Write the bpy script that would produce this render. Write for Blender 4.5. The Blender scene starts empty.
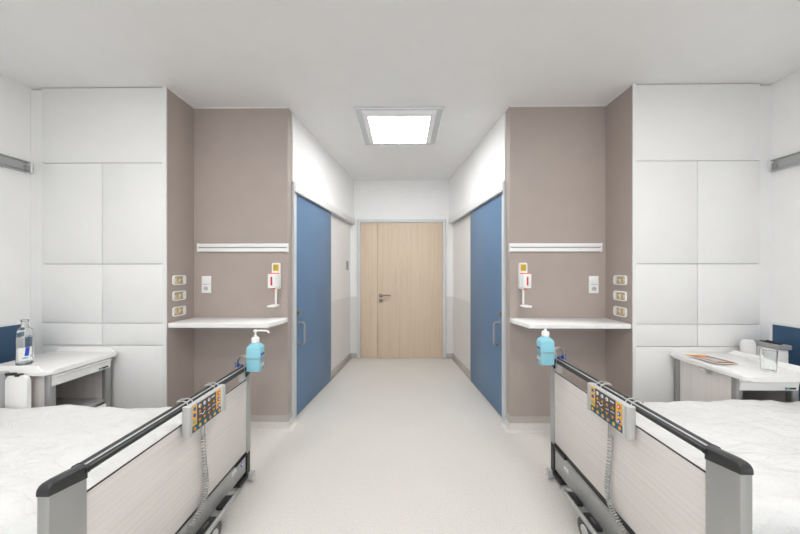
import bpy, bmesh, math, random
from mathutils import Vector, Matrix, noise
random.seed(4)
sc = bpy.context.scene
COL = sc.collection
PI = math.pi
R = math.radians

# ------------------------------------------------------------------ materials
def mat(name, col, rough=.5, metal=0., spec=.5, trans=0., emit=None, estr=0., coat=0., ior=1.45):
    m = bpy.data.materials.new(name); m.use_nodes = True
    b = m.node_tree.nodes['Principled BSDF']
    b.inputs['Base Color'].default_value = (*col, 1)
    b.inputs['Roughness'].default_value = rough
    b.inputs['Metallic'].default_value = metal
    b.inputs['Specular IOR Level'].default_value = spec
    b.inputs['Transmission Weight'].default_value = trans
    b.inputs['Coat Weight'].default_value = coat
    b.inputs['IOR'].default_value = ior
    if emit:
        b.inputs['Emission Color'].default_value = (*emit, 1)
        b.inputs['Emission Strength'].default_value = estr
    return m

def nt(m): return m.node_tree.nodes, m.node_tree.links, m.node_tree.nodes['Principled BSDF']

def coords(m, scale=(1, 1, 1), kind='Object'):
    n, l, b = nt(m)
    tc = n.new('ShaderNodeTexCoord'); mp = n.new('ShaderNodeMapping')
    mp.inputs['Scale'].default_value = scale
    l.new(tc.outputs[kind], mp.inputs['Vector'])
    return mp.outputs['Vector']

def noise_node(m, vec, scale, detail=4, rough=.5, dist=0.):
    n, l, b = nt(m)
    t = n.new('ShaderNodeTexNoise')
    t.inputs['Scale'].default_value = scale; t.inputs['Detail'].default_value = detail
    t.inputs['Roughness'].default_value = rough; t.inputs['Distortion'].default_value = dist
    l.new(vec, t.inputs['Vector'])
    return t.outputs['Fac']

def ramp(m, fac, stops):
    n, l, b = nt(m)
    r = n.new('ShaderNodeValToRGB')
    e = r.color_ramp.elements
    while len(e) < len(stops): e.new(.5)
    for k, (p, c) in enumerate(stops):
        e[k].position = p; e[k].color = (*c, 1)
    l.new(fac, r.inputs['Fac'])
    return r.outputs['Color']

def mix(m, a, b_, fac, mode='MIX'):
    n, l, b = nt(m)
    x = n.new('ShaderNodeMix'); x.data_type = 'RGBA'; x.blend_type = mode
    if isinstance(fac, float): x.inputs[0].default_value = fac
    else: l.new(fac, x.inputs[0])
    l.new(a, x.inputs[6]); l.new(b_, x.inputs[7])
    return x.outputs[2]

def bump(m, h, strength, dist=.01):
    n, l, b = nt(m)
    u = n.new('ShaderNodeBump'); u.inputs['Strength'].default_value = strength; u.inputs['Distance'].default_value = dist
    l.new(h, u.inputs['Height']); l.new(u.outputs['Normal'], b.inputs['Normal'])

def mottled(name, col, rough, amt=.03, scale=6., **k):
    """plain painted / laminate surface with a faint unevenness"""
    m = mat(name, col, rough, **k)
    n, l, b = nt(m)
    v = coords(m)
    f = noise_node(m, v, scale, 5)
    c = ramp(m, f, [(.3, tuple(x*(1-amt) for x in col)), (.7, tuple(min(1, x*(1+amt)) for x in col))])
    l.new(c, b.inputs['Base Color'])
    return m

M = {}
M['ceiling'] = mottled('ceiling_paint', (.81, .805, .80), .7, .012)
M['wall'] = mottled('white_wall_paint', (.85, .85, .845), .6, .012)
M['dado'] = mottled('light_grey_wall_paint', (.70, .685, .665), .5, .012)
M['dadotop'] = mottled('offwhite_wall_panel', (.78, .765, .745), .5, .012)
M['taupe'] = mottled('taupe_laminate', (.405, .348, .316), .42, .02, spec=.4)
M['wardrobe'] = mottled('white_laminate', (.79, .79, .783), .38, .01, spec=.4)
M['gap'] = mat('shadow_gap_grey', (.42, .415, .41), .7)
M['white'] = mat('white_plastic', (.84, .84, .83), .35)
M['whitegloss'] = mottled('white_solid_surface', (.86, .855, .845), .25, .008)
M['blue'] = mottled('blue_laminate', (.120, .205, .330), .4, .02, 3., spec=.4)
M['bluewall'] = mottled('dark_blue_wall_panel', (.045, .10, .185), .4, .03)
M['frame'] = mat('light_grey_metal_frame', (.62, .65, .66), .4)
M['fascia'] = mat('white_grey_fascia', (.72, .72, .71), .4)
M['skirt'] = mottled('greige_vinyl_skirting', (.46, .44, .405), .5, .03)
M['alu'] = mat('anodised_aluminium', (.45, .45, .44), .38, metal=.6)
M['aludark'] = mat('satin_grey_metal', (.36, .365, .36), .38, metal=.55)
M['chassis'] = mottled('grey_powder_coat', (.335, .335, .325), .38, .03, 20.)
M['steel'] = mat('brushed_steel', (.50, .48, .45), .28, metal=1.)
M['channelgrey'] = mat('grey_light_channel', (.42, .43, .425), .45)
M['chrome'] = mat('chrome', (.75, .74, .72), .18, metal=1.)
M['black'] = mat('black_plastic', (.02, .02, .021), .35)
M['charcoal'] = mat('charcoal_plastic', (.035, .036, .037), .33)
M['rubber'] = mat('grey_rubber', (.09, .09, .095), .6)
M['greyplastic'] = mat('grey_plastic', (.52, .52, .51), .4)
M['cable'] = mat('grey_cable', (.40, .40, .385), .4)
M['midgrey'] = mat('mid_grey_plastic', (.33, .335, .34), .4)
M['lamp'] = mat('lamp_diffuser', (.9, .9, .9), .5, emit=(1., .992, .98), estr=20.5)
M['lampcorridor'] = mat('entrance_lamp_diffuser', (.9, .9, .9), .5, emit=(1., .995, .985), estr=20.)
M['lampwall'] = mat('wall_lamp_diffuser', (.9, .9, .9), .5, emit=(1., .965, .92), estr=1.5)
M['handle'] = mat('dark_steel_handle', (.22, .20, .185), .3, metal=.8)
M['brass'] = mat('brass', (.50, .33, .14), .3, metal=1.)
M['red'] = mat('red_plastic', (.62, .035, .02), .4)
M['orangered'] = mat('orange_red_plastic', (.80, .16, .09), .4)
M['labelyellow'] = mat('yellow_label', (.62, .45, .02), .5)
M['kyellow'] = mat('keypad_amber', (.80, .46, .08), .45)
M['korange'] = mat('keypad_orange', (.82, .34, .03), .45)
M['kred'] = mat('keypad_red', (.62, .06, .04), .45)
M['kdark'] = mat('keypad_dark_grey', (.085, .08, .085), .45)
M['kteal'] = mat('keypad_teal', (.012, .115, .16), .45)
M['kblue'] = mat('keypad_blue', (.03, .20, .42), .45)
M['kwhite'] = mat('keypad_white', (.80, .80, .80), .45)
M['knobblue'] = mat('blue_knob_plastic', (.015, .075, .38), .35)
M['clear'] = mat('clear_glass', (.97, .985, .985), .02, trans=1., ior=1.45)
M['water'] = mat('water', (.95, .985, .99), .0, trans=1., ior=1.33)
M['liquid'] = mat('blue_sanitizer', (.36, .76, .89), .2, trans=.25, ior=1.4)
M['clearplastic'] = mat('clear_bottle_plastic', (.50, .80, .88), .2, trans=.35)
M['cream'] = mottled('cream_plastic', (.72, .64, .45), .5, .12, 60.)
M['ochre'] = mottled('ochre_plastic', (.52, .40, .18), .5, .2, 80.)
M['paper'] = mat('paper', (.80, .79, .76), .6)
M['printorange'] = mottled('orange_print', (.55, .20, .06), .35, .35, 30.)
M['printblue'] = mottled('pale_blue_print', (.50, .58, .66), .35, .25, 25.)
M['printdark'] = mat('dark_print', (.04, .03, .03), .4)
M['printyellow'] = mat('yellow_print', (.85, .50, .03), .4)
M['inkblue'] = mat('blue_ink', (.03, .07, .45), .4)
M['inkteal'] = mat('turquoise_ink', (.02, .50, .55), .4)
M['brownwood'] = mottled('brown_edge', (.36, .25, .16), .5, .1)

# floor: pale speckled vinyl
m = mat('speckled_vinyl_floor', (.6, .58, .54), .36, spec=.4)
n, l, b = nt(m); v = coords(m)
f1 = noise_node(m, v, 130., 3, .6); f2 = noise_node(m, v, 1.6, 3)
c1 = ramp(m, f1, [(.30, (.56, .535, .495)), (.46, (.66, .637, .60)), (.58, (.675, .652, .615)), (.74, (.76, .74, .705))])
c2 = ramp(m, f2, [(.3, (.965, .965, .965)), (.7, (1, 1, 1))])
l.new(mix(m, c1, c2, 1.0, 'MULTIPLY'), b.inputs['Base Color'])
f3 = noise_node(m, v, 3., 2)
rr = ramp(m, f3, [(.3, (.3, .3, .3)), (.7, (.42, .42, .42))]); l.new(rr, b.inputs['Roughness'])
M['floor'] = m

def wood(name, axis, pale, mid, dark, rough=.45, s=1., figure=.5, k1=48):
    """grain running along one local axis: stretched noise plus distorted rings"""
    m = mat(name, mid, rough, spec=.35)
    n, l, b = nt(m)
    sv = [k1*s]*3; sv[axis] = 1.1*s
    v = coords(m, sv)
    f = noise_node(m, v, 1.0, 6, .6, .5)
    c = ramp(m, f, [(.28, dark), (.45, mid), (.60, pale), (.78, mid)])
    sv2 = [9*s, 9*s, 9*s]; sv2[axis] = .9*s
    v2 = coords(m, sv2)
    w = n.new('ShaderNodeTexWave'); w.wave_type = 'RINGS'; w.rings_direction = 'SPHERICAL'
    w.inputs['Scale'].default_value = 1.3; w.inputs['Distortion'].default_value = 5.5
    w.inputs['Detail'].default_value = 3.; w.inputs['Detail Scale'].default_value = .8
    l.new(v2, w.inputs['Vector'])
    cw = ramp(m, w.outputs['Fac'], [(.0, tuple(x/y for x, y in zip(dark, mid))), (.22, (.97, .97, .97)), (.9, (1, 1, 1))])
    l.new(mix(m, c, cw, figure, 'MULTIPLY'), b.inputs['Base Color'])
    return m
M['bedwood'] = wood('pale_grey_ash_decor', 1, (.715, .682, .655), (.695, .659, .63), (.655, .612, .578), .42, 1., .5, 95)
M['cabwood'] = wood('pale_grey_ash_upright', 2, (.715, .682, .655), (.695, .659, .63), (.655, .612, .578), .42, 1., .5, 80)
M['doorwood'] = wood('maple_door_veneer', 2, (.68, .555, .43), (.65, .52, .395), (.59, .46, .34), .45, .9, .3)

# bed linen
m = mottled('white_bed_linen', (.735, .735, .73), .85, .01, 4., spec=.2)
v = coords(m, (1, 1.6, 1)); bump(m, noise_node(m, v, 7., 6, .6, 1.4), .8, .03)
M['linen'] = m
m = mottled('mattress_cover', (.80, .795, .785), .9, .01, 4., spec=.2); M['mattress'] = m

# ------------------------------------------------------------------ mesh builder
class MB:
    def __init__(self): self.bm = bmesh.new(); self.mi = 0
    def _take(self, t, mx=None):
        if mx is not None: bmesh.ops.transform(t, matrix=mx, verts=t.verts)
        bmesh.ops.recalc_face_normals(t, faces=t.faces)
        for f in t.faces: f.material_index = self.mi
        me = bpy.data.meshes.new('t'); t.to_mesh(me); t.free()
        self.bm.from_mesh(me); bpy.data.meshes.remove(me)
        return self
    def m(self, i): self.mi = i; return self
    def box(self, a, b, bev=0., seg=2, mx=None):
        t = bmesh.new(); bmesh.ops.create_cube(t, size=1)
        for v in t.verts:
            v.co = Vector(((a[i]+b[i])/2 + v.co[i]*(b[i]-a[i]) for i in range(3)))
        if bev: bmesh.ops.bevel(t, geom=t.edges[:], offset=bev, segments=seg, profile=.5, affect='EDGES')
        return self._take(t, mx)
    def prism(self, pts, lo, hi, axis=2, bev=0., seg=2, mx=None, only=None):
        """polygon extruded along an axis; pts are the two other coordinates in xyz order"""
        t = bmesh.new()
        def P(p, h):
            q = list(p); q.insert(axis, h); return q
        A = [t.verts.new(P(p, lo)) for p in pts]; B = [t.verts.new(P(p, hi)) for p in pts]
        t.faces.new(A); t.faces.new(B[::-1])
        for i in range(len(pts)):
            j = (i+1) % len(pts); t.faces.new((A[i], B[i], B[j], A[j]))
        if bev: bmesh.ops.bevel(t, geom=t.edges[:], offset=bev, segments=seg, profile=.5, affect='EDGES')
        return self._take(t, mx)
    def cyl(self, p, q, r, r2=None, n=20, bev=0.):
        p = Vector(p); q = Vector(q); d = q-p
        t = bmesh.new()
        bmesh.ops.create_cone(t, cap_ends=True, segments=n, radius1=r, radius2=r if r2 is None else r2, depth=d.length)
        if bev:
            e = [x for x in t.edges if len(x.link_faces) == 2 and any(len(f.verts) > 4 for f in x.link_faces)]
            bmesh.ops.bevel(t, geom=e, offset=bev, segments=2, profile=.5, affect='EDGES')
        mx = Matrix.Translation((p+q)/2) @ d.to_track_quat('Z', 'Y').to_matrix().to_4x4()
        return self._take(t, mx)
    def tube(self, pts, r, n=10, cap=True):
        pts = [Vector(p) for p in pts]
        t = bmesh.new(); rings = []
        up = None
        for i, p in enumerate(pts):
            d = (pts[min(i+1, len(pts)-1)] - pts[max(i-1, 0)]).normalized()
            if up is None:
                up = d.orthogonal().normalized()
            else:
                up = (up - d*up.dot(d)).normalized()
            w = d.cross(up)
            rings.append([t.verts.new(p + (up*math.cos(2*PI*k/n) + w*math.sin(2*PI*k/n))*r) for k in range(n)])
        for a, b in zip(rings, rings[1:]):
            for k in range(n): t.faces.new((a[k], a[(k+1) % n], b[(k+1) % n], b[k]))
        if cap: t.faces.new(rings[0][::-1]); t.faces.new(rings[-1])
        return self._take(t)
    def lathe(self, prof, c=(0, 0, 0), n=28, mx=None):
        """profile of (radius, z) turned about the vertical; closed when it starts and ends at radius 0"""
        t = bmesh.new(); rings = []
        for r, z in prof:
            if r < 1e-6: rings.append([t.verts.new((c[0], c[1], c[2]+z))])
            else: rings.append([t.verts.new((c[0]+r*math.cos(2*PI*k/n), c[1]+r*math.sin(2*PI*k/n), c[2]+z)) for k in range(n)])
        for a, b in zip(rings, rings[1:]):
            for k in range(n):
                j = (k+1) % n
                if len(a) == 1 and len(b) == 1: continue
                if len(a) == 1: t.faces.new((a[0], b[k], b[j]))
                elif len(b) == 1: t.faces.new((a[k], a[j], b[0]))
                else: t.faces.new((a[k], a[j], b[j], b[k]))
        return self._take(t, mx)
    def build(self, name, mats, parent=None, smooth=True, angle=32):
        me = bpy.data.meshes.new(name)
        self.bm.to_mesh(me); self.bm.free()
        for x in (mats if isinstance(mats, (list, tuple)) else [mats]): me.materials.append(M[x])
        if smooth:
            me.polygons.foreach_set('use_smooth', [True]*len(me.polygons))
            me.set_sharp_from_angle(angle=R(angle))
        o = bpy.data.objects.new(name, me); COL.objects.link(o)
        if parent: o.parent = parent
        return o

def tag(o, label, cat, group=None, kind=None):
    o['label'] = label; o['category'] = cat
    if group: o['group'] = group
    if kind: o['kind'] = kind
    return o
def thing(name, label, cat, loc=(0, 0, 0), rz=0., group=None):
    o = bpy.data.objects.new(name, None); o.empty_display_size = .1; COL.objects.link(o)
    o.location = loc; o.rotation_euler = (0, 0, rz)
    return tag(o, label, cat, group)
def struct(o, label, cat): return tag(o, label, cat, kind='structure')
def rrect(x0, x1, y0, y1, r, n=5):
    out = []
    for cx, cy, a in ((x1-r, y1-r, 0), (x0+r, y1-r, 90), (x0+r, y0+r, 180), (x1-r, y0+r, 270)):
        for k in range(n+1):
            t = R(a + 90*k/n); out.append((cx+r*math.cos(t), cy+r*math.sin(t)))
    return out
def mirx(pts, s): return [(s*p[0],) + tuple(p[1:]) for p in pts]

# ------------------------------------------------------------------ the room
CH = 2.832                         # ceiling height
XL, XR = -2.937, 2.84              # outer walls
YB, YE = -2.8, 4.45                # window wall behind, end wall of the entrance
WY, NY = 2.17, 2.456               # wardrobe fronts, back of the taupe niches

struct(MB().box((XL-.1, YB-.1, -.1), (XR+.1, YE+.1, 0)).build('floor', 'floor'),
       'pale greige speckled vinyl floor running between the two beds to the wooden door', 'floor')
LAMPS = [(-.432, .368, 2.452, 3.172), (-1.75, -.95, .30, 1.02), (.90, 1.70, .30, 1.02), (-.432, .368, -1.4, -.68)]
mb = MB().box((XL-.1, YB-.1, CH), (XR+.1, YE+.1, CH+.1))
struct(mb.build('ceiling', 'ceiling'), 'plain white ceiling over the beds and the entrance', 'ceiling')
struct(MB().box((XL-.1, YB, 0), (XL, 2.8, CH)).build('wall_left', 'wall'), 'white side wall behind the bed with the water bottle cabinet', 'wall')
struct(MB().box((XR, YB, 0), (XR+.1, 2.8, CH)).build('wall_right', 'wall'), 'white side wall behind the bed with the magazine cabinet', 'wall')
struct(MB().box((-1.05, YE, 0), (1.05, YE+.1, CH)).build('wall_end', 'wall'), 'white end wall around the wooden door', 'wall')
# window wall behind the camera
wx, wz0, wz1 = 2.5, .35, 2.55
mb = MB()
mb.box((XL, YB-.1, 0), (XR, YB, wz0)).box((XL, YB-.1, wz1), (XR, YB, CH)).box((XL, YB-.1, wz0), (-wx, YB, wz1)).box((wx, YB-.1, wz0), (XR, YB, wz1))
struct(mb.build('wall_back', 'wall'), 'white wall with the wide window facing the entrance', 'wall')
mb = MB()
for x in (-wx, -.77, .77, wx): mb.box((x-.035, YB-.08, wz0), (x+.035, YB-.02, wz1))
for z in (wz0+.03, wz1-.03): mb.box((-wx, YB-.08, z-.03), (wx, YB-.02, z+.03))
struct(mb.build('window_1', 'white'), 'wide three-bay window in the wall facing the entrance', 'window')

def side_block(s, side, xo, w0, w1, xs0, xs1, xc, xf, xw):
    """one side of the entrance. s mirrors; the other numbers are distances from the room axis:
    xo outer wall, w0..w1 wardrobe, xs0..xs1 niche stub, xc niche corner, xf corridor wall at the end wall, xw corridor wall start"""
    bedw = 'water bottle' if s < 0 else 'magazine'
    A = lambda pts: mirx(pts, s)
    # taupe niche: stub, back, return
    pts = [(xs0, WY+.004), (xs1, WY+.004), (xs1, NY), (xc, NY), (xc, 2.545), (xs0, 2.545)]
    struct(MB().prism(A(pts), 0, CH).build('wall_niche_'+side, 'taupe'), f'taupe laminate wall niche beside the wardrobe on the {bedw} side', 'wall')
    mb = MB()
    mb.prism(A([(xs0-.004, WY-.006), (xs1, WY-.006), (xs1, WY+.006), (xs0-.004, WY+.006)]), 0, CH)
    mb.prism(A([(xs1-.006, WY), (xs1, WY), (xs1, NY), (xs1-.006, NY)]), CH-.007, CH)
    mb.prism(A([(xs1, NY-.006), (xc, NY-.006), (xc, NY), (xs1, NY)]), CH-.007, CH)
    struct(mb.build('trim_'+('1' if s < 0 else '2'), 'wardrobe'), f'thin white edge trims around the taupe niche on the {bedw} side', 'trim')
    # coved vinyl skirting of the niche
    prof = [(0, 0), (0, .122), (-.006, .122), (-.007, .066), (-.008, .05), (-.022, .014), (-.05, .002), (-.05, 0)]
    mb = MB()
    t = bmesh.new()
    path = [(xs1-.0, WY+.05, 0), (xs1, NY, 0), (xc, NY, 0), (xc, 2.55, 0)]
    dirs = [(-1, 0), (-1, -1), (-1, -1), (-1, 0)]
    rings = []
    for (px, py, _), (dx, dy) in zip(path, dirs):
        rings.append([t.verts.new((s*(px + dx*(-q[0])), py + dy*(-q[0]), q[1])) for q in prof])
    for a, b in zip(rings, rings[1:]):
        for k in range(len(prof)-1): t.faces.new((a[k], a[k+1], b[k+1], b[k]))
    t.faces.new(rings[0]); t.faces.new(rings[-1])
    mb._take(t)
    for f in mb.bm.faces: f.material_index = 1 if f.calc_center_median().z < .06 and len(f.verts) == 4 else 0
    struct(mb.build('baseboard_'+side, ['skirt', 'floor']), f'greige coved vinyl skirting along the niche on the {bedw} side', 'baseboard')
    # corridor side: bulkhead above, recessed wall below, fascia over the sliding door
    L = math.hypot(xw-xf, YE-2.545)
    dx, dy = (xf-xw)/L, (YE-2.545)/L                     # along the wall
    nx, ny = dy, -dx                                      # away from the corridor
    def W(a, o): return (xw + dx*a + nx*o, 2.545 + dy*a + ny*o)
    def strip(a0, a1, o0, o1): return A([W(a0, o0), W(a1, o0), W(a1, o1), W(a0, o1)])
    mb = MB().prism(strip(0, L, 0, .2), 2.2, CH)
    mb.prism(strip(.0, L, .075, .2), 0, 2.2)
    struct(mb.build('wall_corridor_'+side, 'wall'), f'white entrance wall above the blue sliding door on the {bedw} side', 'wall')
    mb = MB().prism(strip(0, L, .06, .0745), .98, 2.12)
    struct(mb.build('wall_corridor_panel_'+side, 'dadotop'), f'off-white upper wall panel beside the blue sliding door on the {bedw} side', 'wall panel')
    mb = MB().prism(strip(.9, L, .058, .0745), .08, .978)
    struct(mb.build('wall_dado_'+side, 'dado'), f'light grey lower wall panel beside the blue sliding door on the {bedw} side', 'wall panel')
    mb = MB()
    mb.prism(strip(.02, L-.01, -.014, .02), 2.125, 2.207, bev=.002)
    mb.prism(strip(.02, L-.01, .02, .075), 2.135, 2.2)
    struct(mb.build('trim_'+('3' if s < 0 else '4'), 'fascia'), f'long white track cover over the blue sliding door on the {bedw} side', 'trim')
    mb = MB().prism(strip(.0, .10, .015, .075), 0, 2.125, bev=.002)
    mb.prism(strip(.0, .012, -.012, .06), 0, 2.207)
    struct(mb.build('trim_'+('5' if s < 0 else '6'), 'frame'), f'pale grey jamb post at the blue sliding door on the {bedw} side', 'trim')
    # skirting of the recessed wall
    mb = MB().prism(strip(1.0, L, .045, .058), 0, .085, bev=.003)
    mb.prism(strip(1.0, L, .028, .047), 0, .012)
    struct(mb.build('baseboard_corridor_'+side, 'skirt'), f'greige skirting past the blue sliding door on the {bedw} side', 'baseboard')
    # blue sliding door
    d = thing('door_'+('2' if s < 0 else '3'), f'blue sliding door with chrome pull on the {bedw} side of the entrance', 'door', (0, 0, 0)); d['kind'] = 'structure'
    MB().prism(strip(.10, .985, .02, .056), .012, 2.122, bev=.0015).build('door_leaf', 'blue', d)
    MB().prism(strip(.978, .986, .018, .057), .012, 2.122).prism(strip(.10, .985, .0195, .0565), .006, .013).build('edge_strip', 'skirt', d)
    ha = .15
    def H(o, z, a=ha): p = W(a, o); return (s*p[0], p[1], z)
    hp = [H(.02, .895), H(-.02, .895), H(-.034, .887), H(-.04, .87)] + [H(-.04, z) for z in (.85, .79, .73)] + [H(-.04, .705), H(-.034, .688), H(-.02, .68), H(.02, .68)]
    MB().tube(hp, .0085, 12).cyl(H(.02, .895), H(.014, .895), .015).cyl(H(.02, .68), H(.014, .68), .015).build('pull_handle', 'steel', d)
    MB().cyl(H(.021, .985, .135), H(.012, .985, .135), .021, bev=.002).cyl(H(.012, .985, .135), H(.006, .985, .135), .010).build('lock_rosette', 'brass', d)
    # shelf desk in the niche
    sx = xs1-.001
    pts = [(sx, WY+.008), (sx, NY-.002), (xc-.004, NY-.002), (xc-.004, 2.37), (xc+.042, WY+.008)]
    o = MB().prism(A(pts), .945, .983, bev=.006).build('wall_shelf', 'whitegloss')
    tag(o, f'white writing shelf with a cut corner in the taupe niche on the {bedw} side', 'shelf', 'white writing shelves in the niches')
    # equipment rail
    t = thing('equipment_rail', f'white metal equipment rail on taupe wall above the shelf on the {bedw} side', 'rail', (s*(xs1-.046+xc-.006)/2, NY, 1.596), 0, 'equipment rails in the niches')
    hw = (xs1-.046-xc+.006)/2
    MB().box((-hw, -.02, .004), (hw, -.004, .036), .003).box((-hw, -.02, -.036), (hw, -.004, -.004), .003).build('rail_profile', 'whitegloss', t)
    MB().box((-hw, -.008, -.03), (hw, 0, .03)).build('backing', 'midgrey', t)
    for k in (-1, 1): MB().box((k*hw-.004, -.023, -.038), (k*hw+.004, 0, .038), .002).build('end_cap', 'white', t)
    # wardrobe
    cx = s*(w0+w1)/2
    t = thing('built_in_wardrobe', f'white built-in wardrobe with flush handleless doors on the {bedw} side', 'wardrobe', (cx, WY, 0), 0, 'built-in wardrobes')
    hw = (w0-w1)/2
    MB().box((-hw+.004, .02, 0), (hw-.004, .45, 2.79)).build('carcass', 'gap', t)
    g = .0022
    rows = [(2.238, 2.827, 1), (1.447, 2.238, 2), (.984, 1.447, 2), (.811, .984, 2), (.09, .811, 1)]
    for z0, z1, c in rows:
        for k in range(c):
            x0 = -hw + 2*hw*k/c; x1 = -hw + 2*hw*(k+1)/c
            MB().box((x0+(g if k else .002), 0, z0+g), (x1-(g if k < c-1 else .002), .019, z1-g), .0015).build('drawer_front' if z1-z0 < .2 else 'door_panel', 'wardrobe', t)
    MB().box((-hw, .03, 0), (hw, .04, .09)).build('plinth', 'midgrey', t)
    # filler strip to the outer wall
    x0, x1 = sorted((s*w0, s*xo))
    struct(MB().box((x0+.001, WY+.012, 0), (x1, WY+.03, CH-.014)).build('trim_'+('7' if s < 0 else '8'), 'wardrobe'), f'narrow white filler strip between wardrobe and wall on the {bedw} side', 'trim')
    return W

WL = side_block(-1, 'left', -XL, 2.834, 1.874, 1.876, 1.844, 1.0135, .772, 1.003)
WR = side_block(1, 'right', XR, 2.737, 1.790, 1.794, 1.767, .938, .741, .926)

# end door: two leaves
d = thing('door_1', 'pale maple two-leaf door at the end of the entrance', 'door', (-.02, YE, 0)); d['kind'] = 'structure'
dl, dr, dt = -.658, .658, 2.154
MB().box((dl-.046, -.03, 0), (dl, .0, dt+.046), .003).box((dr, -.03, 0), (dr+.046, 0, dt+.046), .003).box((dl, -.03, dt), (dr, 0, dt+.046), .003).build('door_frame', 'frame', d)
MB().box((dl+.003, -.016, .006), (-.3850, 0, dt-.003), .0015).build('narrow_leaf', 'doorwood', d)
MB().box((-.386, -.008, .006), (-.378, -.001, dt-.003)).build('leaf_joint', 'brownwood', d)
MB().box((-.3785, -.016, .006), (dr-.003, 0, dt-.003), .0015).build('wide_leaf', 'doorwood', d)
MB().cyl((-.325, -.016, .995), (-.325, -.026, .995), .031, bev=.002).tube([(-.325, -.02, .995), (-.325, -.062, .995), (-.318, -.07, .995), (-.30, -.072, .997), (-.24, -.07, 1.005), (-.165, -.066, 1.0)], .0125, 12).build('lever_handle', 'handle', d)
MB().cyl((-.325, -.016, .918), (-.325, -.026, .918), .031, bev=.002).build('lock_rosette', 'handle', d)
# lower grey paint of the end wall beside the door
for k, (a, b) in enumerate(((-.86, -.727), (.687, .83))):
    struct(MB().box((a, YE-.006, .08), (b, YE, .978)).build('wall_end_dado_'+('left' if k == 0 else 'right'), 'dado'), 'light grey lower wall strip ' + ('hinge side of the wooden door by the narrow leaf' if k == 0 else 'beside the wide leaf of the wooden door'), 'wall panel')
    struct(MB().box((a, YE-.012, 0), (b, YE, .08), .002).build('baseboard_end_'+('left' if k == 0 else 'right'), 'skirt'), 'greige skirting ' + ('by the narrow leaf of the wooden door' if k == 0 else 'by the wide leaf of the wooden door'), 'baseboard')
# small grey panel on the entrance wall
p = WL(1.70, .06); q = WL(1.78, .06)
t = thing('wall_switch', 'small dark grey wall switch beside the wooden door', 'switch', (-p[0], p[1], 1.47), math.atan2(1.905, .231))
MB().box((0, -.014, -.07), (.085, 0, .07), .003).build('switch_frame', 'aludark', t)
MB().box((.012, -.018, -.055), (.073, -.012, .0), .002).box((.012, -.018, .004), (.073, -.012, .055), .002).build('rocker', 'midgrey', t)

# ceiling lamps
for k, (x0, x1, y0, y1) in enumerate(LAMPS):
    cx, cy = (x0+x1)/2, (y0+y1)/2; hx, hy = (x1-x0)/2, (y1-y0)/2
    t = thing('ceiling_lamp', ['square recessed ceiling lamp glowing over the entrance', 'square recessed ceiling lamp over the foot of the water bottle bed', 'square recessed ceiling lamp over the foot of the magazine bed', 'square recessed ceiling lamp near the window'][k], 'lamp', (cx, cy, CH))
    MB().box((-hx, -hy, -.010), (hx, hy, -.0005), .002).build('trim_frame', 'frame', t)
    mb = MB()
    for p, q in (((-hx, -hy), (hx, -hy+.012)), ((-hx, hy-.012), (hx, hy)), ((-hx, -hy+.012), (-hx+.012, hy-.012)), ((hx-.012, -hy+.012), (hx, hy-.012))):
        mb.box((*p, -.016), (*q, -.009), .002)
    mb.build('frame_edge', 'white', t)
    r = bmesh.new()
    jx, jy = hx-.118, hy-.095
    loops = [[r.verts.new((sx*(jx+e), sy*(jy+e), z)) for sx, sy in ((-1, -1), (1, -1), (1, 1), (-1, 1))] for e, z in ((.055, -.010), (.05, -.016), (.006, -.038), (0, -.038))]
    for p, q in zip(loops, loops[1:]):
        for k_ in range(4): r.faces.new((p[k_], p[(k_+1) % 4], q[(k_+1) % 4], q[k_]))
    mb = MB(); mb._take(r); mb.build('lamp_body', 'white', t)
    MB().box((-jx, -jy, -.0385), (jx, jy, -.034)).build('diffuser', 'lampcorridor' if k == 0 else 'lamp', t)

# wall channel lamps over the bed heads
for s, X, y1, z in ((-1, XL, 2.165, 2.200), (1, XR, 2.172, 2.196)):
    side = 'water bottle' if s < 0 else 'magazine'
    t = thing('wall_light_channel', f'grey aluminium light channel high on the wall above the {side} bed', 'wall lamp', (X, 0, z), 0, 'wall light channels')
    y0 = -1.2
    a = lambda u: -s*u
    def bx(u0, u1, ya, yb, z0, z1, bev=.0):
        x0, x1 = sorted((a(u0), a(u1))); return (x0, ya, z0), (x1, yb, z1), bev
    mb = MB(); mb.box(*bx(0, .006, y0, y1, -.042, .042)); mb.box(*bx(0, .03, y0, y1, .038, .044)); mb.box(*bx(0, .03, y0, y1, -.044, -.038)); mb.box(*bx(.004, .012, y0, y1, -.024, -.018))
    mb.build('channel', 'channelgrey', t)
    for ya, yb in ((y1-.002, y1+.006), (y0-.006, y0)):
        mb = MB(); mb.box(*bx(0, .032, ya, yb, -.045, .045, .001)); mb.build('end_cap', 'white', t)
    mb = MB(); mb.box(*bx(.006, .028, y1-.03, y1-.012, -.03, .015, .002)); mb.build('cable_stop', 'midgrey', t)
    mb = MB(); mb.box(*bx(.012, .026, -.9, 1.2, -.034, .034)); mb.build('diffuser', 'lampwall', t)

# blue wall guards behind the beds
for s, X, y1 in ((-1, XL, 2.145), (1, XR, 2.181)):
    side = 'water bottle' if s < 0 else 'magazine'
    t = thing('wall_guard', f'dark blue wall guard panel with white edging behind the {side} cabinet', 'wall panel', (X, 0, 0), 0, 'blue wall guards')
    x0, x1 = sorted((0, -s*.012)); MB().box((x0, -1.5, .45), (x1, y1-.01, .985)).build('panel', 'bluewall', t)
    x0, x1 = sorted((0, -s*.016)); MB().box((x0, -1.5, .985), (x1, y1, 1.0), .001).box((x0, y1-.012, .45), (x1, y1, .985), .001).box((x0, -1.5, .435), (x1, y1, .45), .001).build('edging', 'white', t)

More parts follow.
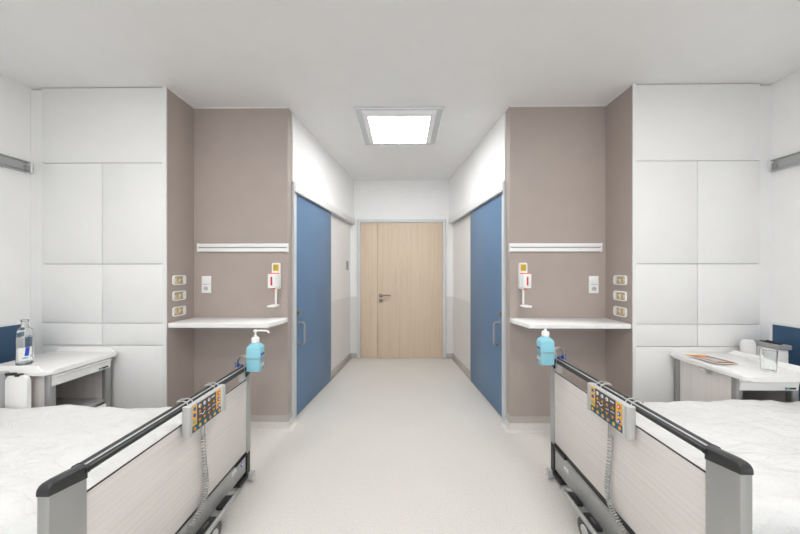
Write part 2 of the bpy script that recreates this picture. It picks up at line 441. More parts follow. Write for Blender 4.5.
# ------------------------------------------------------------------ niche fittings
for s, xs1, xc, xdisp, xsw in ((-1, 1.844, 1.0135, 1.105, 1.729), (1, 1.767, .938, 1.042, 1.66)):
    side = 'water bottle' if s < 0 else 'magazine'
    # disinfectant dispenser on the back wall
    t = thing('disinfectant_dispenser', f'white wall disinfectant dispenser with red strip in the niche on the {side} side', 'dispenser', (s*xdisp, NY, 1.235), 0, 'wall disinfectant dispensers')
    MB().prism(rrect(-.036, .036, 0, .228, .012), -.026, 0, axis=1, bev=.003).build('back_plate', 'white', t)
    MB().box((-.024, -.0285, .158), (.024, -.026, .214)).build('yellow_label', 'labelyellow', t)
    mb = MB()
    for q in range(4): mb.box((-.015, -.0292, .172+.009*q), (.015-.006*(q % 2), -.0284, .1755+.009*q))
    mb.build('label_print', 'brownwood', t)
    MB().box((-.033, -.11, .012), (.033, -.026, .132), .006).build('bottle_housing', 'white', t)
    MB().box((-.030, -.106, .131), (.030, -.026, .139), .002).build('housing_lid', 'orangered', t)
    MB().box((-.007, -.1115, .035), (.007, -.109, .108)).build('red_strip', 'red', t)
    MB().cyl((.0, -.07, .012), (0, -.07, .0), .014).box((-.012, -.10, .001), (.012, -.07, .011), .002).build('nozzle', 'orangered', t)
    MB().prism([(-.010, .02), (.010, .02), (.008, -.13), (-.008, -.13)], -.03, -.018, axis=1, bev=.002).build('drip_tray_stem', 'white', t)
    MB().prism(rrect(-.034, .034, -.13, -.018, .02), -.146, -.134, bev=.003).build('drip_tray', 'white', t)
    # switch and socket plate
    t = thing('socket_plate', f'white switch and socket plate above the shelf on the {side} side', 'socket', (s*xsw, NY, 1.273), 0, 'socket plates in the niches')
    MB().box((-.041, -.010, -.075), (.041, 0, .075), .003).build('plate', 'whitegloss', t)
    MB().box((-.030, -.014, .008), (.030, -.009, .066), .002).build('rocker', 'white', t)
    MB().box((-.030, -.012, -.066), (.030, -.009, -.004), .002).build('socket_insert', 'whitegloss', t)
    MB().cyl((0, -.0125, -.035), (0, -.0118, -.035), .020, n=28).build('socket_well', 'greyplastic', t)
    for q in (-.0095, .0095): MB().cyl((q, -.0132, -.035), (q, -.0124, -.035), .003, n=10).build('pin_hole', 'black', t)
    MB().box((-.03, -.0135, -.001), (.03, -.012, .003)).build('divider_line', 'midgrey', t)
    # three recessed outlets on the niche side
    for k, (z, which) in enumerate(((1.318, 'topmost'), (1.190, 'middle'), (1.062, 'lowest'))):
        t = thing('recessed_outlet', f'{which} of three oblong recessed outlets beside the shelf on the {side} side', 'outlet', (s*xs1, 2.290, z), -s*PI/2, 'recessed outlets on the niche sides')
        # local -y points into the niche, local x runs along the wall
        mb = MB(); out = rrect(-.068, .068, -.039, .039, .02); inn = rrect(-.058, .058, -.030, .030, .013)
        r = bmesh.new(); nn = len(out)
        rings = [[r.verts.new((p[0], y, p[1])) for p in P] for P, y in ((out, 0), (out, -.008), (inn, -.010), (inn, -.001))]
        for a, b in zip(rings, rings[1:]):
            for q in range(nn): r.faces.new((a[q], a[(q+1) % nn], b[(q+1) % nn], b[q]))
        mb._take(r); mb.build('outlet_frame', 'whitegloss', t)
        MB().prism(inn, -.002, -.0005, axis=1).build('recess', 'gap', t)
        random.seed(k+3)
        mb = MB()
        e = 1 if s < 0 else -1
        for q in range(4):
            x = e*(-.044 + q*.021); mb.m(q % 2).box((x-.010, -.009, -.023+random.uniform(0, .010)), (x+.010, -.002, .018+random.uniform(-.01, .01)), .003)
        mb.m(0).cyl((e*-.03, -.006, -.02), (e*.03, -.006, .012), .004)
        mb.build('connector', ['cream', 'ochre'], t)
        MB().box((.036 if e > 0 else -.056, -.008, -.027), (.056 if e > 0 else -.036, -.002, .027), .003).build('flap', 'whitegloss', t)

# ------------------------------------------------------------------ hospital beds
BW = 1.07                                         # width across the footboard
def make_bed(s, X0, y0, dz):
    """local frame: origin on the floor at the near foot corner, x away from the aisle (mirrored by s), y along the footboard"""
    side = 'blue mark on its frame' if s < 0 else 'in front of the magazine cabinet'
    t = thing('hospital_bed', 'hospital bed with pale wood footboard, ' + side, 'bed', (s*X0, y0, 0), 0, 'hospital beds')
    def B(mb, u0, u1, v0, v1, z0, z1, bev=0., seg=2):
        x0, x1 = sorted((s*u0, s*u1)); return mb.box((x0, v0, z0), (x1, v1, z1), bev, seg)
    def C(mb, p, q, r, **k): return mb.cyl((s*p[0], p[1], p[2]), (s*q[0], q[1], q[2]), r, **k)
    def T(mb, pts, r, n=10): return mb.tube([(s*p[0], p[1], p[2]) for p in pts], r, n)
    pt, pb = .729+dz, .262+dz
    B(MB(), .006, .018, .09, BW-.03, pb, pt-.0025, .0008).build('footboard_panel', 'bedwood', t)
    mb = MB(); B(mb, .005, .011, .09, BW-.03, pt-.0035, pt-.0005); B(mb, .006, .03, .09, BW-.03, pb-.012, pb, .001); mb.build('panel_edging', 'black', t)
    # near and far post, alu profile with softened corners
    def post(v0, v1, zt0, zt1, bottom, name='footboard_post'):
        return MB().prism([(v0, bottom), (v1, bottom), (v1, zt1), (v0, zt0)], min(s*0, s*.036), max(s*0, s*.036), axis=0, bev=.003)
    post(0, .098, .797+dz, .777+dz, .12).build('footboard_post', 'alu', t)
    mb = post(BW-.045, BW, .745+dz, .765+dz, .245+dz); mb.build('footboard_post', 'alu', t)
    B(MB(), .008, .034, BW-.085, BW-.04, pt, .80+dz, .002).build('rail_bracket', 'greyplastic', t)
    # caps
    def cap(rows, name):
        """rows of (v, bottom z, top z); section with rounded upper corners"""
        r = bmesh.new(); rings = []
        for v, z0, z1 in rows:
            lo, hi, q = -.0008, .0368, min(.010, (z1-z0)*.45)
            sec = [(lo, z0)] + [(lo+q-q*math.cos(R(a_)), z1-q+q*math.sin(R(a_))) for a_ in (0, 22, 45, 68, 90)] + [(hi-q+q*math.sin(R(a_)), z1-q+q*math.cos(R(a_))) for a_ in (0, 22, 45, 68, 90)] + [(hi, z0)]
            rings.append([r.verts.new((s*u, v, z+dz)) for u, z in sec])
        for p, q in zip(rings, rings[1:]):
            for k in range(len(p)): r.faces.new((p[k], p[(k+1) % len(p)], q[(k+1) % len(q)], q[k]))
        r.faces.new(rings[0]); r.faces.new(rings[-1])
        mb = MB(); mb._take(r); mb.build(name, 'charcoal', t, angle=50)
    cap([(-.0008, .794, .815), (.0005, .794, .8195), (.004, .7935, .8245), (.010, .7925, .827), (.024, .7895, .8275), (.05, .785, .825), (.08, .779, .821), (.0985, .7755, .8195)], 'post_cap')
    cap([(BW+.003, .766, .80), (BW-.004, .765, .812), (BW-.02, .76, .818), (BW-.05, .75, .816)], 'post_cap')
    # twin grab rail
    zr = .803+dz
    mb = MB(); C(mb, (.008, .095, zr-.001), (.008, BW-.03, zr-.001), .012); C(mb, (.034, .095, zr+.003), (.034, BW-.03, zr+.003), .012); mb.build('grab_rail', 'charcoal', t)
    B(MB(), .0185, .0235, .10, BW-.05, zr-.006, zr+.010, .001).build('rail_inlay', 'frame', t)
    mb = MB(); C(mb, (.008, .092, zr-.001), (.008, .104, zr-.001), .014); C(mb, (.034, .092, zr+.003), (.034, .104, zr+.003), .014); mb.build('rail_collar', 'black', t)
    # chassis beam under the footboard
    B(MB(), .0, .055, .03, BW-.06, .092, .226+dz*.6, .004).build('chassis_beam', 'chassis', t)
    mb = MB(); B(mb, .012, .05, .05, BW-.05, .226+dz*.6, pb-.012); B(mb, -.002, .05, BW-.17, BW-.05, .222+dz*.6, .245+dz, .004); mb.build('beam_cover', 'black', t)
    # black shoe of the far post, bumper roller
    mb = MB(); B(mb, .001, .038, BW-.048, BW-.004, .03, .25+dz, .003); B(mb, .0, .06, BW-.12, BW-.02, .03, .06, .006); mb.build('post_shoe', 'black', t)
    mb = MB(); B(mb, .002, .040, .02, .08, .07, .13, .004); mb.build('post_shoe', 'black', t)
    for v in (BW-.005, .04):
        mb = MB(); C(mb, (-.020, v, .030), (.008, v, .030), .029, n=24, bev=.006); C(mb, (-.03, v-.012, .048), (.02, v-.012, .048), .012, bev=.003); C(mb, (-.036, v-.02, .026), (-.018, v-.02, .026), .018, n=18, bev=.004)
        mb.build('bumper_roller', 'greyplastic', t)
    # brake pedal bar
    mb = MB(); T(mb, [(-.02, .80, .115), (-.052, .81, .118), (-.065, .80, .12), (-.067, .78, .12), (-.067, .60, .12), (-.067, .30, .12), (-.067, .16, .12), (-.05, .15, .117), (-.02, .15, .115)], .012, 14); mb.build('pedal_bar', 'alu', t)
    B(MB(), -.052, .0, .18, .80, .096, .108, .003).build('pedal_tray', 'aludark', t)
    for v0, v1 in ((.70, .785), (.55, .65), (.36, .50), (.22, .32)):
        B(MB(), -.050, -.012, v0, v1, .106, .122, .004).build('brake_pedal', 'black', t)
    # castors
    for u, v in ((-.045, .60), (-.045, .17), (1.50, .2), (1.50, .80)):
        w = MB()
        C(w, (u-.026, v, .0635), (u-.008, v, .0635), .0625, n=32, bev=.006); C(w, (u+.008, v, .0635), (u+.026, v, .0635), .0625, n=32, bev=.006)
        w = w.build('castor', 'rubber', t)
        mb = MB(); C(mb, (u-.03, v, .0635), (u+.03, v, .0635), .03, n=24, bev=.003); mb.build('hub', 'greyplastic', w)
    # lying frame, mattress, head end
    mb = MB()
    for v in (.12, .85): B(mb, .055, 1.76, v, v+.04, .20, .27, .004)
    for u in (.25, .9, 1.6): B(mb, u, u+.05, .12, .89, .21, .26, .003)
    B(mb, .6, 1.2, .35, .75, .10, .21, .01); B(mb, 1.46, 1.54, .16, .84, .126, .20, .004)
    mb.build('bed_frame', 'chassis', t)
    B(MB(), .055, 1.76,    .07, .90, .29, .52+dz, .03, 3).build('mattress', 'mattress', t)
    B(MB(), .08, 1.70, .055, .075, .24, .34, .003).build('side_rail', 'brownwood', t)
    B(MB(), 1.765, 1.785, .05, BW-.05, .25, .95, .006).build('headboard', 'bedwood', t)
    # name plate on the beam
    B(MB(), -.0015, .001, .862, .905, .165, .188, .0).build('maker_plate', 'kwhite', t)
    mb = MB(); mb.m(0); B(mb, -.0022, .0, .866, .884, .169, .174); B(mb, -.0022, .0, .866, .90, .178, .181); mb.m(1); B(mb, -.0022, .0, .888, .90, .168, .175)
    mb.build('plate_print', ['midgrey', 'inkteal'], t)
    if s < 0:
        mb = MB()
        C(mb, (-.0015, .965, .17), (.0, .965, .17), .013, n=24); mb.build('round_sticker', 'inkblue', t)
        mb = MB(); C(mb, (-.0022, .968, .17), (.0, .968, .17), .007, n=20); mb.build('sticker_mark', 'kwhite', t)
    return t

def make_duvet(s, X0, y0, dz, seed):
    """quilt lying on the mattress, tucked behind the footboard, hanging a little over both long sides"""
    o_u, nu, nv = .06, 150, 100
    top = (.614 if s > 0 else .582)
    t = bmesh.new(); rows = []
    LU, LV = 1.70, 1.16
    for i in range(nu+1):
        row = []
        for j in range(nv+1):
            u = o_u + LU*i/nu
            a = -LV/2 + LV*j/nv                       # arc along the width, centre 0
            half = .36
            e = abs(a)-half
            if e <= 0: v, z = a, 0.
            else:
                r = .055
                ang = min(e/r, PI/2)
                v = math.copysign(half + r*math.sin(ang), a); z = -r*(1-math.cos(ang)) - max(0, e - r*PI/2)
            # foot end falls behind the footboard
            if i < 10: z -= .06*((10-i)/10)**2
            P = Vector((u*2.3+seed, v*3.1, seed))
            h = .013*noise.noise(P) + .011*noise.noise(P*2.3+Vector((3, 1, 0)))
            # pulled folds
            q = Vector((u*1.6+v*2.2+seed*2, v*9.0-u*4.0, 0))
            h += .012*abs(noise.noise(q*1.2))
            q2 = Vector((u*7.0+v*3.5, v*3.0+seed*3, 0))
            h += .007*(.5-abs(noise.noise(q2)))
            q3 = Vector((u*13-v*9, v*14+u*5, seed))
            h += .005*noise.noise(q3)
            if e > 0: v += math.copysign(.012*noise.noise(Vector((u*6, seed, 1))) + .3*max(h, -.01), a)
            row.append(t.verts.new((s*u, .477 + v, top + z + h)))
        rows.append(row)
    for a, b in zip(rows, rows[1:]):
        for j in range(nv): t.faces.new((a[j], a[j+1], b[j+1], b[j]))
    mb = MB(); mb._take(t)
    o = mb.build('duvet', 'linen', angle=180)
    o.location = (s*X0, y0, 0)
    md = o.modifiers.new('thick', 'SOLIDIFY'); md.thickness = .018; md.offset = -1 if s > 0 else 1
    md.offset = -1
    tag(o, 'rumpled white duvet on the bed ' + ('beside the water bottle cabinet' if s < 0 else 'beside the cabinet with magazine and glass'), 'duvet', 'white duvets on the beds')
    return o

BEDS = {-1: (1.017, .795, -.046), 1: (1.0, .838, 0.)}
for s in (-1, 1):
    X0, y0, dz = BEDS[s]
    make_bed(s, X0, y0, dz)
    make_duvet(s, X0, y0, dz, 2.3 if s < 0 else 7.1)

def make_pendant(s):
    X0, y0, dz = BEDS[s]
    yc = 1.332 if s > 0 else 1.402
    zc = .746 + (dz if s < 0 else 0)
    side = 'bed on the water bottle side' if s < 0 else 'bed on the magazine side'
    t = thing('bed_control_handset', 'grey bed control keypad with amber keys on the ' + side, 'remote control', (s*(X0-.014), yc, zc), -s*PI/2, 'bed control keypads'); t.scale = (.93, 1, 1)
    # local: x along the face to the reader's right, -y towards the reader, z up
    hw, hh = .144, .068
    MB().box((-hw+.02, -.022, -hh), (hw-.02, .006, hh), .004).build('casing', 'greyplastic', t)
    for k in (-1, 1):
        MB().prism(rrect(min(k*hw, k*(hw-.026)), max(k*hw, k*(hw-.026)), -.030, .008, .010), -hh, hh+.002, bev=.004, seg=3).build('side_grip', 'greyplastic', t)
    F = -.0225
    fx0, fx1 = -.118, .118
    def pad(name, x0, x1, z0, z1, m_, f=F): return MB().box((x0, f-.0012, z0), (x1, f+.001, z1)).build(name, m_, t)
    pad('amber_strip', fx0, -.084, -.032, .062, 'kyellow')
    pad('dark_panel', -.084, .062, -.032, .062, 'kdark')
    pad('amber_strip', .062, .104, -.032, .062, 'kyellow')
    pad('teal_strip', fx0, .104, -.063, -.032, 'kteal')
    pad('edge_strip', .104, fx1, -.063, .062, 'frame')
    def disc(x, z, r, m_, m2=None):
        o = MB().cyl((x, F-.004, z), (x, F, z), r, n=20, bev=.0008).build('button', m_, t)
        if m2: MB().cyl((x, F-.0048, z), (x, F-.0035, z), r*.5, n=14).build('button_icon', m2, o)
    disc(-.101, .046, .0085, 'kblue', 'inkblue'); disc(-.101, .016, .0085, 'inkblue', 'kblue')
    MB().box((-.110, F-.003, -.022), (-.102, F, -.006), .001).build('button', 'inkteal', t); MB().box((-.098, F-.003, -.022), (-.090, F, -.006), .001).build('button', 'korange', t)
    for x in (-.065, -.030, .004): disc(x, .045, .0085, 'kwhite', 'midgrey')
    mb = MB()
    for q in range(4): mb.box((.025+q*.007, F-.0018, .044), (.030+q*.007, F, .050))
    mb.build('small_print', 'kwhite', t)
    for c, x in enumerate((-.065, -.030, .004, .042)):
        zu = .020 if c < 3 else .022
        for sg, z in ((1, zu), (-1, -.021)):
            MB().prism([(x-.008, z-sg*.005), (x+.008, z-sg*.005), (x, z+sg*.007)], F-.003, F, axis=1).build('arrow_key', 'korange', t)
    # white line symbols between the arrows
    mb = MB()
    mb.tube([(-.066+.040*k/12, F-.0015, .001 + .006*math.sin(k/12*2*PI+.6) + .004*(k/12-.5)) for k in range(13)], .0018, 6)
    mb.tube([(-.004, F-.0015, -.003), (.006, F-.0015, -.001), (.016, F-.0015, .0)], .0016, 6)
    mb.tube([(.030, F-.0015, .0), (.040, F-.0015, .003), (.054, F-.0015, .002)], .0016, 6)
    mb.build('bed_symbol', 'kwhite', t)
    for z, a, b in ((.046, 'kred', 'kwhite'), (.014, 'inkblue', 'kwhite'), (-.018, 'inkblue', 'kwhite')): disc(.083, z, .0095, a, b)
    for q, mm in enumerate(('korange', 'kyellow', 'korange', 'orangered', 'kyellow', 'korange')): disc(-.100+q*.0375, -.0475, .0085, mm, 'kyellow')
    # hooks over the rail
    for x in (-.095, .105):
        mb = MB()
        mb.tube([(x-.016, .0, hh-.015), (x-.016, .0, hh), (x-.016, .006, hh+.014), (x-.015, .022, hh+.018), (x-.010, .054, hh+.016), (x, .064, hh+.004), (x+.010, .054, hh+.016), (x+.015, .022, hh+.018), (x+.016, .006, hh+.014), (x+.016, .0, hh), (x+.016, .0, hh-.015)], .0026, 8)
        mb.build('rail_hook', 'greyplastic', t)
    # coiled cable: straight tail, helix down, then swings towards the near end below
    near = 1 if s > 0 else -1                      # local x pointing to the camera end
    x0 = -.012*near if s > 0 else .0
    path = [(x0, .003, -hh-.065), (x0-.006*near, .004, -hh-.15), (x0-.018*near, .004, -hh-.25), (x0-.022*near, .002, -hh-.33), (x0-.002*near, -.002, -hh-.385), (x0+.045*near, -.004, -hh-.415), (x0+.10*near, -.004, -hh-.44)]
    P = [Vector(p) for p in path]
    def spl(f):
        f = min(max(f, 0), .9999)*(len(P)-1); i = int(f); w = f-i
        a, b = P[i], P[i+1]; z = P[max(i-1, 0)]; c = P[min(i+2, len(P)-1)]
        return .5*((2*a) + (b-z)*w + (2*z-5*a+4*b-c)*w*w + (3*a-z-3*b+c)*w**3)
    pts = []; turns = 34; N = turns*14
    for k in range(N+1):
        f = k/N; c = spl(f); d = (spl(f+.004)-spl(f-.004)).normalized()
        e1 = d.cross(Vector((0, 1, 0))).normalized(); e2 = d.cross(e1)
        ang = 2*PI*turns*f
        pts.append(c + (e1*math.cos(ang)+e2*math.sin(ang))*.0095)
    mb = MB(); mb.tube(pts, .0030, 6)
    mb.tube([(x0+.006, .0, -hh+.01), (x0+.006, .0, -hh-.03), (x0+.004, .0, -hh-.05), pts[0]], .0035, 8)
    mb.tube([(x0-.012, .004, -hh+.01), (x0-.014, .004, -hh-.04), (x0-.010, .0, -hh-.075)], .003, 8)
    mb.build('coiled_cable', 'cable', t, angle=60)
for s in (-1, 1): make_pendant(s)

# ------------------------------------------------------------------ sanitizer bottles on the footboards
def make_sanitizer(s):
    X0, y0, dz = BEDS[s]
    side = 'water bottle' if s < 0 else 'magazine'
    px, py, pz = s*(X0-.055), y0+BW-.045,   (.792 if s < 0 else .780)+dz
    t = thing('hand_sanitizer_bottle', f'blue hand sanitizer pump bottle at the footboard on the {side} side', 'bottle', (px, py, pz), 0, 'blue hand sanitizer bottles')
    bw, bd, bh = .045, .036, .146
    r = bmesh.new(); rings = []
    for z, kx, ky in ((.0, .9, .88), (.006, 1, 1), (bh, 1, 1), (bh+.012, .93, .9), (bh+.026, .62, .66), (bh+.034, .40, .50), (bh+.040, .36, .46)):
        rings.append([r.verts.new((p[0]*kx, p[1]*ky, z)) for p in rrect(-bw, bw, -bd, bd, .012, 4)])
    for a, b in zip(rings, rings[1:]):
        for q in range(len(a)): r.faces.new((a[q], a[(q+1) % len(a)], b[(q+1) % len(a)], b[q]))
    r.faces.new(rings[0][::-1]); r.faces.new(rings[-1])
    mb = MB(); mb._take(r); mb.build('bottle_body', 'liquid', t, angle=50)
    MB().lathe([(0, bh+.038), (.0235, bh+.038), (.0235, bh+.062), (.020, bh+.068), (.009, bh+.072), (.009, bh+.080), (.005, bh+.082), (.005, bh+.102), (.013, bh+.104), (.013, bh+.114), (.008, bh+.118), (0, bh+.118)]).build('pump', 'white', t)
    MB().tube([(0, 0, bh+.111), (-s*.03, 0, bh+.112), (-s*.065, 0, bh+.112), (-s*.082, 0, bh+.108), (-s*.088, 0, bh+.096)], .0055, 10).build('pump_nozzle', 'white', t)
    # label on the side facing the aisle
    x0, x1 = sorted((-s*bw, -s*(bw+.001)))
    MB().box((x0, -.026, .02), (x1, .026, .12)).build('label', 'clearplastic', t)
    x0, x1 = sorted((-s*bw, -s*(bw+.0016)))
    mb = MB().m(0); mb.box((x0, -.022, .10), (x1, .022, .114)); mb.m(1).box((x0, -.022, .03), (x1, .022, .05)); mb.m(0).box((x0, -.02, .082), (x1, .012, .086)).box((x0, -.02, .072), (x1, .006, .076))
    mb.build('label_print', ['inkblue', 'kwhite'], t)
    # holder: wire cradle, clamp arch, blue knobs
    h = thing('bottle_holder', f'chrome clamp holder with blue knobs on the rail end, {side} side', 'holder', (s*X0, y0+BW-.04, .80+dz), 0, 'chrome bottle holders')
    ox, oy, oz = px-s*X0, py-(y0+BW-.04), pz-(.80+dz)
    W_ = .0022
    e = bw+.005; g = bd+.005
    mb = MB()
    def L(pts): mb.tube([(ox+p[0], oy+p[1], oz+p[2]) for p in pts], W_, 8)
    for zz in (.085,):
        L([(s*e, g, zz), (-s*e, g, zz), (-s*e, -g, zz), (s*e, -g, zz), (s*e, g, zz)])
    L([(s*e, -g, .085), (s*e, -g, -.004), (s*e, g, -.004), (s*e, g, .085)])
    L([(-s*e, -.012, .085), (-s*e, -.014, .01), (-s*e, -.014, -.004), (s*e, -.014, -.004)])
    L([(-s*e, .016, .085), (-s*e, .016, -.004), (s*e, .016, -.004)])
    L([(-s*e, -.012, .085), (-s*(e+.004), -.006, .10), (-s*(e+.004), .01, .10), (-s*e, .016, .085)])
    mb.build('wire_cradle', 'steel', h)
    mb = MB()
    arch = [(s*(.0+.034+.034*math.cos(a)), 0, .034+.052*math.sin(a)) for a in [R(180-20*k) for k in range(10)]]
    a0 = [(ox+s*e, 0, .0)] + [(s*.0, 0, .01)] + arch + [(s*.068, 0, .012), (s*.062, 0, -.004)]
    mb.tube([(p[0], -.008, p[2]) for p in a0], .0042, 8); mb.tube([(p[0], .010, p[2]) for p in a0], .0042, 8)
    x0, x1 = sorted((s*.004, s*.018)); mb.box((x0, -.014, -.004), (x1, .016, .052), .003)
    x0, x1 = sorted((ox+s*(e-.003), s*.006)); mb.box((x0, -.010, .016), (x1, .012, .03), .002)
    mb.build('clamp', 'steel', h)
    MB().cyl((s*.018, 0, .022), (s*.056, 0, .022), .004).cyl((s*.058, 0, .022), (s*.07, 0, .022), .012, n=12).box((min(s*.066, s*.082), -.004, .004), (max(s*.066, s*.082), .004, .044), .003).build('clamp_knob', 'knobblue', h)
    MB().cyl((s*.0, -.012, .0), (s*.026, -.02, -.002), .013, n=14, bev=.003).build('clamp_knob', 'knobblue', h)
for s in (-1, 1): make_sanitizer(s)

# ------------------------------------------------------------------ bedside cabinets
TZ = .768                                         # top surface
def make_cabinet(loc, rz, w, dd, label, over=.028, lip=.034):
    """local: front faces -y, wood side at -x"""
    t = thing('bedside_cabinet', label, 'cabinet', loc, rz, 'bedside cabinets on castors')
    zb = TZ-.03
    for sx in (-1, 1):
        for sy in (-1, 1):
            x0, x1 = sorted((sx*w, sx*(w-.04))); y0, y1 = sorted((sy*dd, sy*(dd-.04)))
            MB().prism(rrect(x0, x1, y0, y1, .012), .10, zb).build('corner_post', 'aludark', t)
        x0, x1 = sorted((sx*(w-.006), sx*(w-.022)))
        MB().box((x0, -dd+.038, .12), (x1, dd-.038, zb)).build('side_panel', 'cabwood', t)
    MB().box((-w+.038, dd-.022, .12), (w-.038, dd-.006, zb)).build('back_panel', 'cabwood', t)
    MB().box((-w+.02, -dd+.02, .10), (w-.02, dd-.02, .122), .002).build('bottom_board', 'aludark', t)
    MB().box((-w+.02, -dd+.012, .405), (w-.02, dd-.02, .425), .002).build('middle_shelf', 'midgrey', t)
    # drawer under the top with an undercut pull
    dr = MB().prism([(-dd-.010, zb-.008), (-dd-.018, zb-.02), (-dd-.004, zb-.03), (-dd-.004, zb-.077), (-dd+.004, zb-.083), (-dd+.016, zb-.083), (-dd+.016, zb-.008)], -w+.012, w-.012, axis=0, bev=.003).build('drawer', 'whitegloss', t)
    MB().box((w-.095, -dd-.0055, zb-.071), (w-.03, -dd-.0035, zb-.060)).build('drawer_badge', 'black', dr)
    MB().box((w-.090, -dd-.0065, zb-.069), (w-.07, -dd-.0050, zb-.062)).build('badge_mark', 'inkteal', dr)
    MB().box((-w+.03, -dd+.004, .135), (w-.03, -dd+.018, .395), .003).build('lower_door', 'whitegloss', t)
    # moulded top: slab, raised lips at both sides sloping away at their ends
    top = MB().prism(rrect(-w-.028, w+.028, -dd-over, dd+.012, .03), zb+.002, TZ, bev=.008, seg=3).build('top_board', 'whitegloss', t)
    for sx in (-1, 1):
        a, b = sorted((sx*(w+.032), sx*(w+.018)))
        MB().prism([(-dd-over+.028, TZ-.016), (-dd-over+.028, TZ-.002), (-dd-over+.073, TZ+(lip if sx < 0 else .034)), (dd-.04, TZ+(lip if sx < 0 else .036)), (dd+.0, TZ+.004), (dd+.0, TZ-.016)], a, b, axis=0, bev=.004, seg=3).build('raised_lip', 'whitegloss', top)
    for sx in (-1, 1):
        for sy in (-1, 1):
            x, y = sx*(w-.03), sy*(dd-.03)
            MB().cyl((x-.010, y, .04), (x+.010, y, .04), .04, n=24, bev=.004).cyl((x, y, .06), (x, y, .10), .008).build('castor', 'rubber', t)
    MB().box((-w-.004, -.055, zb-.038), (-w+.008, .02, zb-.014), .002).build('catch_plate', 'chrome', t)
    return t

# magazine side: drawer towards the camera, wood side towards the aisle
w, dd = .19, .20
t = make_cabinet((2.252, 1.945, 0), 0., w, dd, 'white-topped bedside cabinet carrying a magazine and a glass', .075, .010)
MB().prism(rrect(w+.09, w+.19, .45, .88, .03), .165, .183, axis=1, bev=.004, seg=3).build('table_leaf', 'whitegloss', t)
MB().box((w+.205, .055, .50), (w+.285, .185, .838), .012, 3).build('leaf_housing', 'whitegloss', t)
MB().box((w+.198, .045, .835), (w+.292, .19, .870), .006).build('bracket_head', 'midgrey', t)
MB().box((w+.22, .06, .869), (w+.245, .17, .879), .003).cyl((w+.235, .10, .878), (w+.235, .14, .878), .009).build('release_bar', 'black', t)
MB().box((w-.01, .08, .41), (w+.22, .14, .45), .003).build('support_arm', 'midgrey', t)
# water bottle side: drawer towards the aisle, wood side and folded leaf towards the camera
w, dd = .19, .235
t = make_cabinet((-2.468, 1.938, 0), PI/2, w, dd, 'white-topped bedside cabinet carrying a water bottle, dark open shelf below')
MB().prism(rrect(-.165, -.03, .42, .752, .03), -w-.055, -w-.034, axis=0, bev=.005, seg=3).build('table_leaf', 'whitegloss', t)
MB().cyl((-w-.05, .010, .35), (-w-.05, .010, .772), .038, n=28, bev=.006).build('leaf_column', 'midgrey', t)
MB().box((-w-.055, -.08, .752), (-w-.034, .03, .765), .003).box((-w-.058, -.12, .745), (-w-.034, -.09, .76), .002).build('release_bar', 'black', t)
MB().box((-w-.036, -.08, .40), (-w+.01, -.02, .46), .003).build('support_arm', 'midgrey', t)

# water bottle
t = thing('water_bottle', 'clear glass water bottle with blue mark on the cabinet against the blue wall panel', 'bottle', (-2.53, 1.85, TZ+.0005))
ro = .038
prof = [(0, .002), (.032, .0), (ro, .006), (ro, .195), (ro-.002, .212), (.032, .236), (.018, .250), (.0155, .262), (.0155, .285), (.018, .287), (.018, .298), (.0155, .30), (.0135, .30), (.0125, .287), (.0125, .262), (.016, .248), (.030, .232), (ro-.004, .210), (ro-.0035, .19), (ro-.0035, .010), (.030, .006), (0, .007)]
MB().lathe(prof, n=36).build('glass_body', 'clear', t)
MB().lathe([(0, .0075), (.030, .0065), (ro-.004, .0105), (ro-.004, .185), (0, .185)], n=36).build('water', 'water', t)
def curved(a0, a1, z0, z1, r, skew=0., n=10):
    q = bmesh.new(); A_ = []; B_ = []
    for k in range(n+1):
        a = R(a0+(a1-a0)*k/n); b = a+R(skew)
        A_.append(q.verts.new((r*math.cos(a), r*math.sin(a), z0))); B_.append(q.verts.new((r*math.cos(b), r*math.sin(b), z1)))
    for k in range(n): q.faces.new((A_[k], A_[k+1], B_[k+1], B_[k]))
    return q
mb = MB(); mb._take(curved(-80, 15, .03, .12, ro+.0006)); mb.build('label', 'paper', t)
mb = MB(); mb.m(0)._take(curved(-38, -12, .062, .118, ro+.0012, 7)); mb.m(1)._take(curved(-55, -22, .045, .054, ro+.0014, 10)); mb._take(curved(0, 10, .05, .064, ro+.0014))
mb.build('label_print', ['inkblue', 'inkteal'], t)
# drinking glass
t = tag(MB().lathe([(0, .0), (.030, .0), (.032, .004), (.0365, .133), (.036, .135), (.0345, .133), (.0297, .010), (0, .009)], n=36).build('drinking_glass', 'clear'), 'empty clear drinking glass on the white cabinet top beside the magazine', 'glass')
t.location = (2.29, 1.775, TZ+.0005)
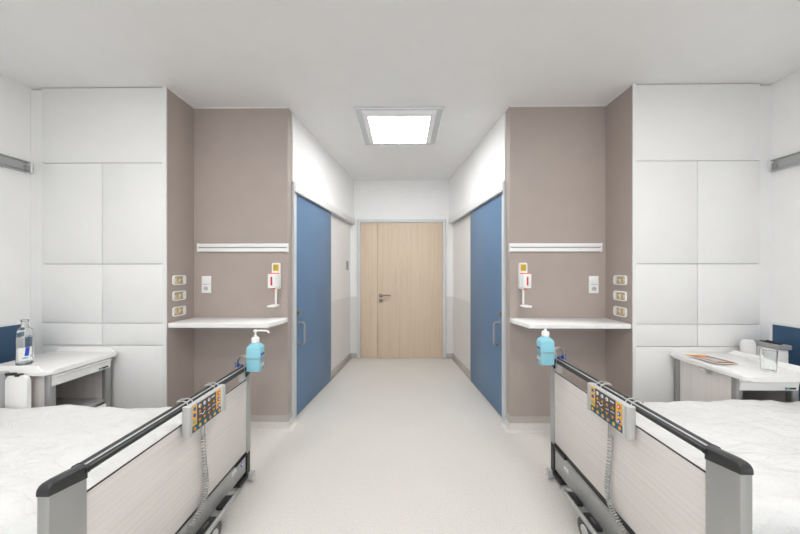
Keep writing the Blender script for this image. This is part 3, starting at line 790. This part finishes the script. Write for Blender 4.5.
# magazine
t = thing('magazine', 'orange and blue illustrated magazine propped on the lip of the white cabinet top', 'magazine', (2.138, 1.965, TZ+.009), R(9))
t.rotation_euler = (0, R(4), R(9))
mw, mh = .082, .094
MB().box((-mw, -mh, .001), (mw, mh, .007), .001).build('pages', 'paper', t)
MB().box((-mw-.001, -mh-.001, .0065), (mw+.001, mh+.001, .0078)).build('cover', 'printorange', t)
mb = MB()
mb.m(0).box((-mw+.035, -mh+.03, .0076), (mw-.055, mh-.075, .0082)); mb.m(1).box((mw-.035, -mh+.008, .0076), (mw-.028, mh-.03, .0082))
for q in range(8): mb.m(1).box((mw-.022, -mh+.010+q*.0195, .0076), (mw-.003, -mh+.023+q*.0195, .0082))
mb.m(1).box((-mw, -mh, .0076), (-mw+.006, mh-.03, .0081)); mb.m(2).box((-mw, mh-.016, .0076), (mw, mh, .0083)); mb.m(1).box((-mw+.01, -mh, .0076), (mw-.03, -mh+.014, .0081))
mb.build('cover_print', ['printblue', 'printdark', 'printyellow'], t)

# ------------------------------------------------------------------ daylight through the window behind, camera
w = bpy.data.worlds.new('daylight'); sc.world = w; w.use_nodes = True
bg = w.node_tree.nodes['Background']; bg.inputs['Color'].default_value = (.93, .965, 1., 1); bg.inputs['Strength'].default_value = 1.3
a = bpy.data.lights.new('window_portal', 'AREA'); a.shape = 'RECTANGLE'; a.size = 2*wx; a.size_y = wz1-wz0; a.cycles.is_portal = True
o = bpy.data.objects.new('window_portal', a); COL.objects.link(o); o.location = (0, YB-.12, (wz0+wz1)/2); o.rotation_euler = (R(90), 0, 0)

cam = bpy.data.cameras.new('camera'); co = bpy.data.objects.new('camera', cam); COL.objects.link(co)
cam.sensor_width = 36; cam.lens = 280/800*36; cam.shift_y = 3/800; cam.clip_start = .02
co.location = (0, 0, 1.40); co.rotation_euler = (R(90), 0, math.atan(2.7/280))
sc.camera = co
sc.view_settings.view_transform = 'Standard'; sc.view_settings.look = 'None'
sc.view_settings.exposure = .33; sc.view_settings.gamma = 1.; sc.view_settings.use_curve_mapping = False
sc.cycles.max_bounces = 14; sc.cycles.diffuse_bounces = 8; sc.cycles.glossy_bounces = 4; sc.cycles.transmission_bounces = 10
sc.cycles.use_denoising = True
